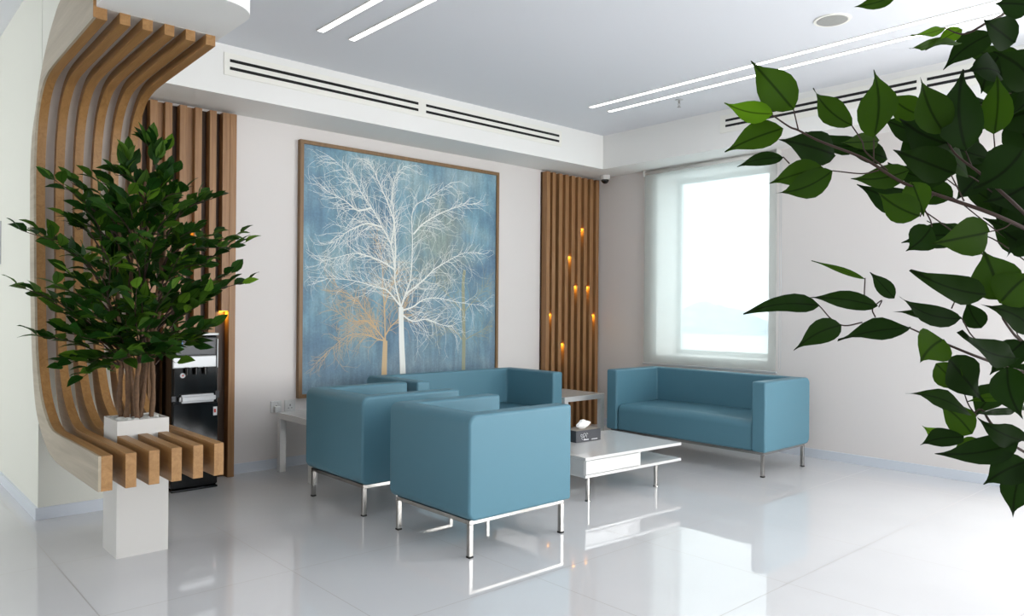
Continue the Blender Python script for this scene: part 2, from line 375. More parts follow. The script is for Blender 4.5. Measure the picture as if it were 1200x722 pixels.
def vent(name, label, org, L, rz, slots):
    t = thing(name, label, 'air vent', org, rz)
    # local x along the wall, y out of it, z up
    bm = bmesh.new(); box(bm, (0, 0, -.085), (L, .006, .085)); obj('frame', bm, M['ventf'], t)
    for a, b in slots:
        for z in (.026, -.026): bxo('slot', (a, .0045, z-.013), (b, .0075, z+.013), M['slot'], t)
        bxo('blade', (a, .0065, -.011), (b, .011, .011), M['ventf'], t)
    return t
t = thing('linear_air_vent', 'long white two-slot air vent above the tree painting', 'air vent', (1.955, 5.089, 2.898))
bxo('frame', (0, -.006, -.075), (3.27, 0, .078), M['ventf'], t, .002)
for a, b in ((.04, 1.59), (1.668, 3.235)):
    for z in (.027, -.025):
        bxo('slot', (a, -.009, z-.010), (b, -.006, z+.010), M['slot'], t)
t = thing('linear_air_vent', 'long white two-slot air vent on the window side, behind the foreground leaves', 'air vent', (5.839, 3.69, 2.898))
bxo('frame', (-.006, -3.9, -.075), (0, .03, .082), M['ventf'], t, .002)
for a, b in ((-.025, -1.6), (-1.67, -3.2)):
    for z in (.03, -.018):
        bxo('slot', (-.009, b, z-.010), (-.006, a, z+.010), M['slot'], t)
t = thing('ceiling_speaker', 'round grey speaker grille set in the ceiling', 'speaker', (4.51, 2.10, ZC))
bm = bmesh.new(); cyl(bm, (0, 0, -.006), (0, 0, 0), .105, .108, 40); obj('rim', bm, M['ventf'], t, False)
bm = bmesh.new(); cyl(bm, (0, 0, -.0085), (0, 0, -.006), .086, .09, 40); obj('grille', bm, M['grille'], t)
t = thing('fire_sprinkler', 'small metal sprinkler head hanging from the ceiling', 'sprinkler', (5.29, 3.77, ZC))
bm = bmesh.new(); cyl(bm, (0, 0, -.006), (0, 0, 0), .03, .034, 20); obj('escutcheon', bm, M['silver'], t)
bm = bmesh.new(); cyl(bm, (0, 0, -.03), (0, 0, -.006), .008, n=10); tube(bm, [(-.01, 0, -.03), (-.014, 0, -.045), (0, 0, -.06)], .002, 5); tube(bm, [(.01, 0, -.03), (.014, 0, -.045), (0, 0, -.06)], .002, 5); box(bm, (-.012, -.003, -.032), (.012, .003, -.028)); obj('nozzle', bm, M['chrome'], t)
bm = bmesh.new(); cyl(bm, (0, 0, -.0625), (0, 0, -.0605), .016, n=12); obj('deflector', bm, M['chrome'], t)
t = thing('dome_camera', 'small white dome security camera in the corner beside the slats', 'camera', (6.14, 5.32, ZS))
bm = bmesh.new(); cyl(bm, (0, 0, -.045), (0, 0, 0), .05, .056, 28); obj('housing', bm, M['whitem'], t, False)
bm = bmesh.new(); bmesh.ops.create_uvsphere(bm, u_segments=24, v_segments=12, radius=.042)
bmesh.ops.bisect_plane(bm, geom=bm.verts[:]+bm.edges[:]+bm.faces[:], plane_co=(0, 0, 0), plane_no=(0, 0, 1), clear_outer=True)
bmesh.ops.translate(bm, verts=bm.verts[:], vec=(0, 0, -.045)); obj('lens_dome', bm, M['black'], t, True)

# ------------------------------------------------------------------ slat walls with amber lights
YS = 5.485
def slat_wall(xs, w, zt, infills, xl, xr, label, rec):
    t = thing('slatted_wall_panel', label, 'wall panel', (xl, YB, 0))
    bxo('backing_board', (0, -.012, .0), (xr-xl, 0, zt), M['slatback'], t)
    for x in xs: bxo('slat', (x-xl, YS-YB, 0), (x-xl+w, -.012, zt), M['slat'], t, .002, 1)
    for i, (x0, x1, z, *rr) in enumerate(infills):
        rc = rr[0] if rr else rec
        fi = bxo('infill_slat', (x0-xl, YS-YB+rc, z), (x1-xl, -.012, zt), M['slat'], t)
        e = bxo('amber_light', (x0-xl+.006, YS-YB+rc+.006, z-.004), (x1-xl-.006, -.018, z), M['amber'], fi)
        ld = bpy.data.lights.new('amber_spot', 'AREA'); ld.shape = 'RECTANGLE'; ld.size = .03; ld.size_y = .04; ld.energy = .3; ld.color = (1, .6, .07)
        lo = bpy.data.objects.new('amber_spot', ld); COL.objects.link(lo); lo.location = ((x0+x1)/2, (YS+YB)/2+.01, z-.007)
    return t
wR = .049
xsR = [5.44+.0965*k for k in range(9)]; xsR = [5.437]+[5.512+.0977*k*.985 for k in range(8)]
def gapR(i): return (xsR[i]+wR, xsR[i+1])
xsR[0] = 5.43
inf = [(xsR[0]+wR, xsR[1], 1.215)]+[(xsR[i]+wR, xsR[i+1], z) for i, z in ((2, .905), (3, 1.825), (4, 1.515), (5, 2.135), (6, 1.515), (7, 1.21))]
slat_wall(xsR, wR, 2.67, inf, 5.42, 6.245, 'tall oak slatted panel with amber lights in the corner behind the side table', .04)
wL = .049
xsL = [1.41, 1.508, 1.607, 1.705, 1.804, 1.908, 2.012, 2.16]
infL = [(2.108, xsL[-1], 1.222, .004), (xsL[4]+wL, xsL[5], 1.835), (xsL[2]+wL, xsL[3], 2.15)]
slat_wall(xsL, wL, 2.67, infL, 1.395, 2.214, 'tall oak slatted panel behind the potted tree and the water dispenser', .04)

# ------------------------------------------------------------------ painting
t = thing('framed_painting', 'large framed painting of white and tan bare trees on a blue ground', 'painting', (0, YB, 0))
PX, QX, PZ, QZ = 2.735, 4.817, .532, 2.58
bm = bmesh.new(); f = .03
box(bm, (PX, -.045, PZ), (PX+f, 0, QZ)); box(bm, (QX-f, -.045, PZ), (QX, 0, QZ)); box(bm, (PX+f, -.045, PZ), (QX-f, 0, PZ+f)); box(bm, (PX+f, -.045, QZ-f), (QX-f, 0, QZ))
obj('frame', bm, M['frame'], t)
bm = bmesh.new(); box(bm, (PX+f, -.03, PZ+f), (QX-f, -.002, QZ-f), 0)
WT= [[(3.722, 0.47), (3.72, 0.703), (3.706, 0.968), (3.696, 1.262)], [(3.696, 1.262), (3.635, 1.462), (3.627, 1.585), (3.589, 1.798), (3.498, 1.944), (3.391, 2.101), (3.287, 2.225), (3.202, 2.333), (3.037, 2.458)], [(3.589, 1.798), (3.616, 1.985), (3.549, 2.162), (3.477, 2.292), (3.423, 2.391), (3.352, 2.517)], [(3.391, 2.101), (3.255, 2.067), (3.138, 2.135), (2.976, 2.196)], [(3.627, 1.585), (3.632, 1.801), (3.615, 2.046), (3.592, 2.228), (3.626, 2.386), (3.71, 2.489)], [(3.696, 1.262), (3.739, 1.372), (3.794, 1.529), (3.81, 1.812), (3.815, 2.126), (3.998, 2.256), (4.197, 2.391)], [(3.739, 1.372), (3.928, 1.502), (4.044, 1.602), (4.204, 1.69), (4.369, 1.765), (4.519, 1.79)], [(3.696, 1.231), (3.815, 1.263), (3.93, 1.328), (4.086, 1.346), (4.332, 1.31), (4.589, 1.287)], [(3.696, 1.262), (3.556, 1.399), (3.45, 1.427), (3.21, 1.48), (2.982, 1.487)], [(3.627, 1.585), (3.501, 1.647), (3.343, 1.693), (3.208, 1.701), (2.949, 1.629)], [(3.817, 1.907), (3.923, 2.01), (4.119, 2.123), (4.281, 2.187), (4.449, 2.237)], [(3.697, 1.2), (3.817, 1.138), (3.97, 1.153), (4.129, 1.104), (4.251, 1.087)], [(3.498, 1.944), (3.341, 1.962), (3.173, 1.889), (3.043, 1.793)]]
TT= [[(3.53, 0.484), (3.531, 0.697), (3.539, 0.971)], [(3.539, 0.971), (3.53, 1.215), (3.513, 1.428), (3.501, 1.641), (3.474, 1.791)], [(3.539, 0.971), (3.454, 0.988), (3.35, 1.026), (3.181, 1.023), (2.988, 0.892)], [(3.539, 0.971), (3.453, 1.064), (3.383, 1.17), (3.296, 1.274), (3.228, 1.333), (3.079, 1.417)], [(3.539, 1.017), (3.595, 1.093), (3.704, 1.185), (3.74, 1.278)], [(3.529, 1.276), (3.574, 1.399), (3.646, 1.524)], [(3.453, 1.064), (3.348, 1.14), (3.213, 1.141), (3.081, 1.214)]]
OT= [[(4.404, 0.487), (4.401, 0.703), (4.403, 0.952), (4.396, 1.251), (4.389, 1.484), (4.405, 1.617)], [(4.396, 1.218), (4.249, 1.349), (4.085, 1.475)], [(4.396, 1.218), (4.545, 1.353), (4.676, 1.492)], [(4.399, 0.952), (4.272, 1.054), (4.089, 1.088)], [(4.399, 0.952), (4.548, 1.017), (4.725, 1.082)]]
FL= [((0.833, 0.433, 1.486), (0.801, 0.47, 1.545), 0.0399, 1), ((0.815, 0.449, 1.481), (0.783, 0.494, 1.496), 0.0239, 2), ((0.843, 0.451, 1.469), (0.804, 0.506, 1.444), 0.0327, 1), ((0.871, 0.466, 1.44), (0.848, 0.516, 1.432), 0.0158, 0), ((0.878, 0.419, 1.423), (0.842, 0.468, 1.405), 0.0286, 1), ((0.867, 0.402, 1.415), (0.838, 0.457, 1.39), 0.0319, 1), ((0.918, 0.423, 1.444), (0.845, 0.457, 1.457), 0.038, 0), ((0.883, 0.387, 1.468), (0.847, 0.418, 1.51), 0.0299, 1), ((0.882, 0.361, 1.45), (0.903, 0.372, 1.536), 0.041, 1), ((0.963, 0.409, 1.459), (0.916, 0.462, 1.477), 0.0237, 0), ((0.933, 0.342, 1.416), (0.903, 0.397, 1.409), 0.0259, 1), ((0.979, 0.395, 1.466), (0.924, 0.419, 1.459), 0.0215, 1), ((1.008, 0.396, 1.448), (0.962, 0.436, 1.458), 0.0242, 0), ((0.931, 0.304, 1.453), (0.895, 0.319, 1.512), 0.0385, 1), ((0.997, 0.352, 1.494), (0.969, 0.38, 1.521), 0.0316, 1), ((0.938, 0.284, 1.431), (0.94, 0.287, 1.522), 0.0438, 0), ((0.984, 0.269, 1.455), (0.958, 0.26, 1.515), 0.0312, 1), ((1.017, 0.32, 1.454), (0.951, 0.361, 1.485), 0.0438, 0), ((0.995, 0.313, 1.416), (0.929, 0.358, 1.442), 0.0388, 0), ((1.076, 0.348, 1.422), (1.04, 0.408, 1.45), 0.0289, 0), ((0.921, 0.326, 1.36), (0.899, 0.364, 1.389), 0.0332, 1), ((0.936, 0.34, 1.403), (0.929, 0.324, 1.36), 0.0279, 1), ((0.986, 0.241, 1.433), (0.961, 0.284, 1.39), 0.0495, 0), ((1.092, 0.293, 1.553), (1.041, 0.315, 1.549), 0.0366, 0), ((1.028, 0.283, 1.585), (0.992, 0.324, 1.544), 0.0286, 0), ((0.985, 0.322, 1.591), (0.934, 0.343, 1.573), 0.0092, 2), ((0.982, 0.325, 1.58), (0.926, 0.342, 1.556), 0.0082, 1), ((1.001, 0.308, 1.589), (0.997, 0.336, 1.577), 0.0163, 2), ((0.978, 0.302, 1.565), (0.931, 0.324, 1.553), 0.013, 1), ((1.001, 0.254, 1.559), (0.958, 0.273, 1.58), 0.0351, 0), ((1.016, 0.24, 1.602), (1.011, 0.277, 1.614), 0.0332, 0), ((0.942, 0.361, 1.63), (0.923, 0.403, 1.622), 0.0163, 1), ((0.946, 0.263, 1.339), (0.889, 0.301, 1.325), 0.0395, 1), ((0.932, 0.317, 1.348), (0.935, 0.345, 1.322), 0.0312, 0), ((0.944, 0.265, 1.27), (0.882, 0.324, 1.296), 0.0301, 0), ((0.981, 0.259, 1.265), (0.974, 0.277, 1.323), 0.0482, 1), ((0.967, 0.258, 1.261), (0.978, 0.228, 1.296), 0.0419, 1), ((0.901, 0.345, 1.266), (0.902, 0.373, 1.297), 0.0166, 0), ((0.876, 0.368, 1.288), (0.839, 0.413, 1.309), 0.0059, 1), ((0.897, 0.362, 1.257), (0.86, 0.426, 1.267), 0.0197, 0), ((0.828, 0.398, 1.257), (0.782, 0.466, 1.248), 0.0202, 0), ((0.846, 0.381, 1.235), (0.798, 0.411, 1.207), 0.0251, 0), ((0.893, 0.325, 1.233), (0.827, 0.375, 1.221), 0.0248, 0), ((0.958, 0.294, 1.243), (0.885, 0.337, 1.268), 0.0215, 0), ((0.982, 0.312, 1.236), (0.915, 0.349, 1.251), 0.0121, 0), ((0.931, 0.304, 1.22), (0.89, 0.312, 1.196), 0.0405, 1), ((0.993, 0.248, 1.199), (0.93, 0.291, 1.228), 0.0289, 0), ((1.02, 0.291, 1.232), (1.012, 0.305, 1.265), 0.0245, 0), ((1.018, 0.239, 1.23), (0.95, 0.267, 1.258), 0.0273, 0), ((0.925, 0.296, 1.199), (0.964, 0.273, 1.15), 0.04, 0), ((0.937, 0.313, 1.192), (0.953, 0.287, 1.161), 0.0273, 1), ((0.945, 0.279, 1.136), (0.882, 0.322, 1.162), 0.019, 0), ((0.979, 0.288, 1.11), (0.967, 0.32, 1.144), 0.0296, 1), ((0.972, 0.308, 1.101), (0.945, 0.331, 1.118), 0.016, 2), ((0.961, 0.291, 1.108), (0.915, 0.32, 1.102), 0.0234, 0), ((0.984, 0.243, 1.107), (0.913, 0.307, 1.091), 0.0305, 0), ((0.998, 0.284, 1.099), (0.982, 0.313, 1.083), 0.0239, 1), ((0.988, 0.239, 1.107), (0.924, 0.268, 1.137), 0.0248, 0), ((0.995, 0.26, 1.153), (0.99, 0.297, 1.146), 0.0088, 1), ((1.005, 0.251, 1.138), (0.944, 0.274, 1.138), 0.0078, 0), ((0.979, 0.234, 1.087), (0.958, 0.27, 1.058), 0.0339, 0), ((0.977, 0.236, 1.083), (0.989, 0.249, 1.019), 0.0301, 0), ((0.974, 0.252, 1.19), (0.958, 0.234, 1.136), 0.0343, 0), ((1.127, 0.261, 1.506), (1.099, 0.306, 1.487), 0.0539, 0), ((1.1, 0.258, 1.532), (1.056, 0.289, 1.571), 0.0485, 0), ((1.108, 0.265, 1.412), (1.069, 0.306, 1.388), 0.0469, 0), ((1.106, 0.307, 1.445), (1.047, 0.328, 1.391), 0.044, 0), ((1.142, 0.288, 1.43), (1.1, 0.296, 1.364), 0.04, 0), ((1.125, 0.263, 1.387), (1.082, 0.281, 1.321), 0.0431, 0), ((1.123, 0.332, 1.496), (1.11, 0.374, 1.455), 0.0499, 0), ((1.163, 0.323, 1.536), (1.112, 0.349, 1.48), 0.0463, 0), ((1.104, 0.255, 1.332), (1.088, 0.287, 1.352), 0.038, 0), ((1.117, 0.271, 1.215), (1.11, 0.307, 1.17), 0.0323, 0), ((1.152, 0.306, 1.598), (1.156, 0.332, 1.548), 0.0408, 0), ((1.177, 0.283, 1.587), (1.152, 0.296, 1.528), 0.0454, 0), ((1.184, 0.277, 1.462), (1.152, 0.296, 1.528), 0.0499, 0), ((1.094, 0.385, 1.489), (1.057, 0.421, 1.512), 0.0347, 0), ((1.114, 0.381, 1.456), (1.102, 0.41, 1.506), 0.042, 0), ((1.093, 0.252, 1.289), (1.051, 0.264, 1.237), 0.0396, 0)]
FS= [[(0.814, 0.45, 1.48), (0.829, 0.436, 1.466), (0.837, 0.429, 1.462), (0.855, 0.413, 1.45), (0.885, 0.386, 1.435), (0.9, 0.372, 1.425), (0.93, 0.346, 1.401), (0.967, 0.312, 1.384), (1.019, 0.265, 1.359), (1.225, 0.24, 1.327)], [(0.833, 0.433, 1.486), (0.837, 0.429, 1.462)], [(0.883, 0.387, 1.468), (0.892, 0.379, 1.45), (0.896, 0.376, 1.437), (0.915, 0.359, 1.416)], [(0.903, 0.37, 1.454), (0.903, 0.37, 1.426)], [(0.824, 0.441, 1.431), (0.83, 0.436, 1.423)], [(0.867, 0.402, 1.415), (0.893, 0.379, 1.412), (0.907, 0.366, 1.416)], [(0.963, 0.315, 1.461), (0.974, 0.306, 1.436), (0.996, 0.285, 1.412), (1.022, 0.262, 1.382), (1.225, 0.24, 1.327)], [(0.982, 0.298, 1.44), (0.989, 0.292, 1.418)], [(1.007, 0.276, 1.46), (1.007, 0.275, 1.437), (1.004, 0.279, 1.402)], [(0.97, 0.309, 1.411), (0.982, 0.299, 1.381)], [(0.943, 0.333, 1.362), (0.948, 0.329, 1.376), (0.956, 0.322, 1.39)], [(0.954, 0.324, 1.35), (0.952, 0.325, 1.358), (0.947, 0.33, 1.371)], [(1.003, 0.279, 1.345), (1.015, 0.268, 1.349), (1.022, 0.262, 1.355)], [(0.848, 0.42, 1.265), (0.857, 0.412, 1.257), (0.868, 0.402, 1.241), (0.879, 0.392, 1.234), (0.894, 0.378, 1.238)], [(0.896, 0.376, 1.29), (0.896, 0.376, 1.266), (0.903, 0.37, 1.254)], [(0.908, 0.365, 1.256), (0.911, 0.363, 1.264), (0.903, 0.37, 1.254), (0.906, 0.368, 1.244)], [(0.935, 0.341, 1.232), (0.961, 0.318, 1.217), (0.998, 0.284, 1.197), (1.176, 0.285, 1.172), (1.226, 0.24, 1.162)], [(0.971, 0.309, 1.239), (0.979, 0.301, 1.245), (0.99, 0.291, 1.222), (1.016, 0.268, 1.197)], [(0.977, 0.303, 1.272), (0.971, 0.308, 1.255)], [(0.989, 0.292, 1.13), (0.998, 0.284, 1.137), (1.009, 0.274, 1.117), (1.177, 0.285, 1.066), (1.236, 0.231, 1.032)], [(0.983, 0.298, 1.157), (0.987, 0.294, 1.142), (0.994, 0.288, 1.13)], [(0.962, 0.315, 1.583), (0.98, 0.299, 1.576), (1.002, 0.279, 1.591), (1.172, 0.287, 1.655), (1.223, 0.241, 1.633)], [(1.016, 0.268, 1.265), (1.02, 0.265, 1.237), (1.201, 0.262, 1.191)]]
TIPS= [(1.207, 4.17, 2.087), (1.126, 4.2, 2.013), (1.285, 4.15, 2.051), (0.756, 4.05, 1.848), (0.896, 4.3, 1.866), (1.015, 4.4, 1.915), (0.93, 3.95, 1.789), (1.041, 4.1, 1.902), (1.336, 4.2, 1.952), (1.336, 4.0, 1.839), (1.493, 4.2, 1.832), (1.534, 4.1, 1.84), (0.647, 4.1, 1.597), (0.75, 4.2, 1.591), (0.764, 3.9, 1.514), (0.899, 4.4, 1.703), (0.888, 4.0, 1.709), (0.93, 3.8, 1.714), (1.033, 3.85, 1.769), (1.113, 3.8, 1.792), (1.23, 3.8, 1.723), (1.346, 3.9, 1.635), (1.639, 4.4, 1.669), (1.708, 4.2, 1.661), (1.651, 4.0, 1.596), (1.539, 3.95, 1.564), (0.647, 4.15, 1.341), (0.735, 4.2, 1.303), (0.748, 3.9, 1.339), (0.901, 4.4, 1.418), (0.828, 3.8, 1.474), (0.902, 3.75, 1.514), (0.995, 3.7, 1.536), (1.122, 3.7, 1.584), (1.235, 3.75, 1.493), (1.411, 3.9, 1.466), (1.661, 4.2, 1.432), (1.718, 4.1, 1.393), (1.647, 4.35, 1.347), (0.834, 3.9, 1.263), (0.845, 4.3, 1.221), (0.882, 3.8, 1.206), (0.728, 4.15, 1.105), (0.854, 4.25, 1.116), (0.853, 3.9, 1.107), (0.892, 3.7, 1.302), (1.018, 3.65, 1.323), (1.181, 3.7, 1.327), (1.352, 3.85, 1.248), (1.472, 4.0, 1.136), (1.472, 4.25, 1.06), (1.275, 3.8, 1.144), (0.835, 4.15, 0.963), (0.912, 4.0, 0.98), (0.939, 4.2, 0.904), (0.967, 3.85, 0.947), (1.012, 3.75, 1.03), (1.123, 3.75, 1.006), (1.269, 3.9, 0.971), (1.164, 3.7, 1.087), (0.953, 3.8, 1.108), (1.034, 3.7, 1.149), (1.084, 4.4, 0.973), (1.343, 4.5, 1.534), (1.168, 4.5, 1.431), (1.483, 4.5, 1.394), (1.209, 4.5, 1.715), (1.387, 4.5, 1.779), (1.279, 4.5, 1.245)]

rnd = random.Random(21)
CX0, CX1, CZ0, CZ1 = PX+f+.012, QX-f-.012, PZ+f+.004, QZ-f-.02
YL = [-.0303]
def ribbon(pts, ws, mi):
    prev = None; y = YL[0]; YL[0] -= 3e-6
    for i, (x, z) in enumerate(pts):
        x = min(max(x, CX0), CX1); z = min(max(z, CZ0), CZ1)
        a = pts[max(i-1, 0)]; b = pts[min(i+1, len(pts)-1)]
        dx, dz = b[0]-a[0], b[1]-a[1]; l = math.hypot(dx, dz) or 1; w = ws[i]/2
        c = (bm.verts.new((x-dz/l*w, y, z+dx/l*w)), bm.verts.new((x+dz/l*w, y, z-dx/l*w)))
        if prev: fc = bm.faces.new((prev[0], c[0], c[1], prev[1])); fc.material_index = mi
        prev = c
def twig(x, z, ang, L, w, depth, mi):
    n = max(3, int(L/.03)); pts = [(x, z)]; curl = rnd.uniform(-.9, .9)
    kids = []
    for i in range(n):
        ang += curl/n+rnd.uniform(-.16, .16)
        x += math.cos(ang)*L/n; z += math.sin(ang)*L/n
        if not (CX0 < x < CX1 and CZ0+.1 < z < CZ1): break
        pts.append((x, z))
        if depth and rnd.random() < .30: kids.append((x, z, ang+rnd.choice((-1, 1))*rnd.uniform(.35, .8), L*rnd.uniform(.4, .7), w*.62, depth-1))
    if len(pts) > 1: ribbon(pts, [w*(1-.75*i/len(pts)) for i in range(len(pts))], mi)
    for k in kids: twig(*k, mi)
def limb_tree(limbs, mi, w0, tw, dep):
    for j, P in enumerate(limbs):
        P = [(p.x, p.y) for p in smooth_path([(x, z, 0) for x, z in P], 7)]
        wa, wb = (w0, w0*.72) if j == 0 else (w0*.24, w0*.045)
        ribbon(P, [wa+(wb-wa)*i/(len(P)-1) for i in range(len(P))], mi)
        if j == 0: continue
        for i in range(3, len(P)-1):
            a = math.atan2(P[i+1][1]-P[i-1][1], P[i+1][0]-P[i-1][0]); fr = i/len(P)
            for s in ((-1, 1) if rnd.random() < .2 else (rnd.choice((-1, 1)),)):
                twig(P[i][0], P[i][1], a+s*rnd.uniform(.4, .9), rnd.uniform(.10, .30)*(1.1-.4*fr), tw, dep, mi)
        a = math.atan2(P[-1][1]-P[-3][1], P[-1][0]-P[-3][0])
        for k in range(3): twig(P[-1][0], P[-1][1], a+rnd.uniform(-.6, .6), .18, tw, dep, mi)
limb_tree(OT, 3, .045, .0038, 2)
limb_tree(TT, 2, .062, .0042, 2)
limb_tree(WT, 1, .066, .0042, 2)
cv = obj('canvas', bm, [M['canvas'], M['pw'], M['pt'], M['po']], t, recalc=False)

# ------------------------------------------------------------------ sofas and armchairs
def seat_unit(name, label, W, D, loc, rz, group, name2='sofa', t=.115, H=.72, z0=.19):
    """local: width along x, front at -y, origin on the floor at the middle"""
    T = thing(name, label, name2, loc, rz, group)
    w, d = W/2, D/2
    bm = bmesh.new()
    pl = [(-w, -d), (-w, d), (w, d), (w, -d), (w-t, -d), (w-t, d-t), (-w+t, d-t), (-w+t, -d)]
    A = [bm.verts.new((x, y, z0)) for x, y in pl]; B = [bm.verts.new((x, y, H)) for x, y in pl]; n = 8
    for i in range(n): bm.faces.new((A[i], A[(i+1) % n], B[(i+1) % n], B[i]))
    bm.faces.new(A); bm.faces.new(B)
    bmesh.ops.recalc_face_normals(bm, faces=bm.faces[:])
    be = [e for e in bm.edges if all(abs(v.co.y-d) < 1e-5 for v in e.verts) and abs(e.verts[0].co.z-e.verts[1].co.z) < 1e-5]
    bmesh.ops.bevel(bm, geom=be, offset=.05, segments=6, profile=.5, affect='EDGES')
    se = [e for e in bm.edges if len(e.link_faces) == 2 and e.calc_face_angle() > 1.0]
    bmesh.ops.bevel(bm, geom=se, offset=.016, segments=4, profile=.5, affect='EDGES')
    tmp = bpy.data.meshes.new('tmp'); bm.to_mesh(tmp); bm.free()
    def cut(nm, planes):
        b = bmesh.new(); b.from_mesh(tmp)
        for x, sgn in planes:
            bmesh.ops.bisect_plane(b, geom=b.verts[:]+b.edges[:]+b.faces[:], plane_co=(x, 0, 0), plane_no=(sgn, 0, 0), clear_outer=True)
        return shade(obj(nm, b, M['fabric'], T, True, recalc=False))
    cut('arm', [(-w+t-.0005, 1)]); cut('arm', [(w-t+.0005, -1)]); cut('backrest', [(w-t+.0005, 1), (-w+t-.0005, -1)])
    # seat
    bm = bmesh.new(); sx = w-t-.002; yf = -d+.012; yb = d-t+.01; zs = .415
    fs = box(bm, (-sx, yf, z0), (sx, yb, zs))
    bmesh.ops.recalc_face_normals(bm, faces=bm.faces[:])
    be = [e for e in bm.edges if all(abs(v.co.y-yf) < 1e-5 and v.co.z > .4 for v in e.verts)]
    bmesh.ops.bevel(bm, geom=be, offset=.06, segments=8, profile=.5, affect='EDGES')
    se = [e for e in bm.edges if len(e.link_faces) == 2 and e.calc_face_angle() > 1.0 and not all(abs(v.co.y-yb) < 1e-4 for v in e.verts)]
    bmesh.ops.bevel(bm, geom=se, offset=.02, segments=4, profile=.5, affect='EDGES')
    bmesh.ops.subdivide_edges(bm, edges=[e for e in bm.edges if abs(e.verts[0].co.x-e.verts[1].co.x) > .3], cuts=9)
    for v in bm.verts:
        if v.co.z > .3: v.co.z += .012*max(0, 1-(v.co.x/sx)**2)
    shade(obj('seat', bm, M['fabric'], T, True))
    # frame and legs
    bm = bmesh.new(); q = .03; a = .022; h0 = z0-.022; hh = z0-.001
    box(bm, (-w+q, -d+q, h0), (w-q, -d+q+a, hh)); box(bm, (-w+q, d-q-a, h0), (w-q, d-q, hh))
    box(bm, (-w+q, -d+q+a, h0), (-w+q+a, d-q-a, hh)); box(bm, (w-q-a, -d+q+a, h0), (w-q, d-q-a, hh))
    if W > 1: box(bm, (-.012, -d+q+a, h0), (.012, d-q-a, hh))
    obj('base_frame', bm, M['chrome'], T)
    for sx_ in (-1, 1):
        for sy in (-1, 1):
            x = sx_*(w-q-a/2); y = sy*(d-q-a/2)
            lg = bxo('leg', (x-.0125, y-.0125, .008), (x+.0125, y+.0125, h0+.001), M['chrome'], T, .002, 1)
            bxo('foot', (x-.0135, y-.0135, 0), (x+.0135, y+.0135, .009), M['rubber'], lg)
    return T
seat_unit('armchair', 'teal cube armchair in front, nearest the camera, its side face brightly lit', .72, .735, (2.345+.3675, 2.90+.36, 0), R(90), 'teal armchairs', 'armchair')
seat_unit('armchair', 'teal cube armchair on the left, partly hidden behind the nearest armchair', .72, .735, (2.34+.3675, 3.905+.36, 0), R(90), 'teal armchairs', 'armchair')
seat_unit('sofa', 'teal two-seater sofa below the tree painting', 1.5, .70, (3.13+.75, 4.47+.35, 0), 0, 'teal sofas')
seat_unit('sofa', 'teal two-seater sofa under the window', 1.55, .70, (5.165+.35, 2.89+.775, 0), R(-90), 'teal sofas')

# ------------------------------------------------------------------ tables
def side_table(label, x, y):
    T = thing('side_table', label, 'side table', (x, y, 0), 0, 'white square side tables')
    bxo('tabletop', (-.275, -.275, .405), (.275, .275, .452), M['white'], T, .003)
    for sx in (-1, 1):
        for sy in (-1, 1):
            cx, cy = sx*.25, sy*.25
            bxo('leg', (cx-.025, cy-.025, 0), (cx+.025, cy+.025, .4045), M['white'], T, .002, 1)
side_table('white square side table between the two sofas, before the slatted panel', 5.225, 5.025)
side_table('white square side table below the wall sockets, behind the left armchair', 2.80, 5.175)

T = thing('coffee_table', 'low white coffee table with one drawer and steel legs', 'coffee table', (3.60, 3.265, 0), R(-3))
cw, cd = .97, .70
bxo('tabletop', (0, 0, .277), (cw, cd, .297), M['white'], T, .002)
bxo('lower_shelf', (0, 0, .165), (cw, cd, .184), M['white'], T, .002)
bm = bmesh.new(); box(bm, (0, .012, .184), (.018, cd, .277)); box(bm, (.515, .004, .184), (.533, cd, .277)); box(bm, (.018, cd-.018, .184), (.515, cd, .277)); obj('drawer_case', bm, M['white'], T)
dr = bxo('drawer', (.004, .0, .187), (.512, .014, .274), M['white'], T, .002)
for x, y in ((.07, .05), (cw-.22, .05), (.07, cd-.05), (cw-.22, cd-.05)):
    bm = bmesh.new(); cyl(bm, (x, y, .006), (x, y, .165), .0135, n=20); lg = obj('leg', bm, M['chrome'], T, False)
    bm = bmesh.new(); cyl(bm, (x, y, 0), (x, y, .007), .019, .017, n=20); obj('foot', bm, M['chrome'], lg)

T = thing('tissue_box', 'charcoal tissue box with a white tissue, on the coffee table', 'tissue box', (4.08, 3.735, .2975), R(-3))
bxo('carton', (-.125, -.065, 0), (.125, .065, .083), M['tissueb'], T, .002)
bm = bmesh.new(); box(bm, (-.118, -.058, .0832), (.118, .058, .0842)); obj('top_print', bm, M['tissuet'], T)
bm = bmesh.new()
# printed white swirls and small caption bars on the long face
for cx, cz, r in ((-.045, .05, .013), (-.06, .028, .012), (-.035, .03, .015), (-.072, .048, .009), (-.02, .052, .01)):
    p = [(cx+r*math.cos(a)*(1-a/14), -.0662, cz+r*1.1*math.sin(a)*(1-a/14)) for a in [k*.5 for k in range(11)]]
    tube(bm, p, .0014, 4)
box(bm, (-.05, -.0662, .012), (0, -.065, .019)); box(bm, (.03, -.0662, .011), (.09, -.065, .016))
obj('printed_mark', bm, M['print'], T)
bm = bmesh.new(); random.seed(4)
OL = [(-.030, .0845), (-.062, .103), (-.058, .118), (-.035, .132), (-.012, .150), (.006, .152), (.03, .143), (.082, .128), (.064, .112), (.04, .100), (.026, .0845)]
rings = []
for s, ty in ((1, .0), (.86, .016), (.55, .026), (.2, .030)):
    for sg in ((1, -1) if ty else (1,)):
        rings.append((sg*ty, [bm.verts.new((.0+(x-.0)*s, sg*ty*(.35+.65*min(1, (z-.0845)/.04))+.004*noise.noise(Vector((x*60, z*60, sg))), .0845+(z-.0845)*(s*.75+.25) if z > .085 else .0845)) for x, z in OL]))
rings.sort(key=lambda r: r[0])
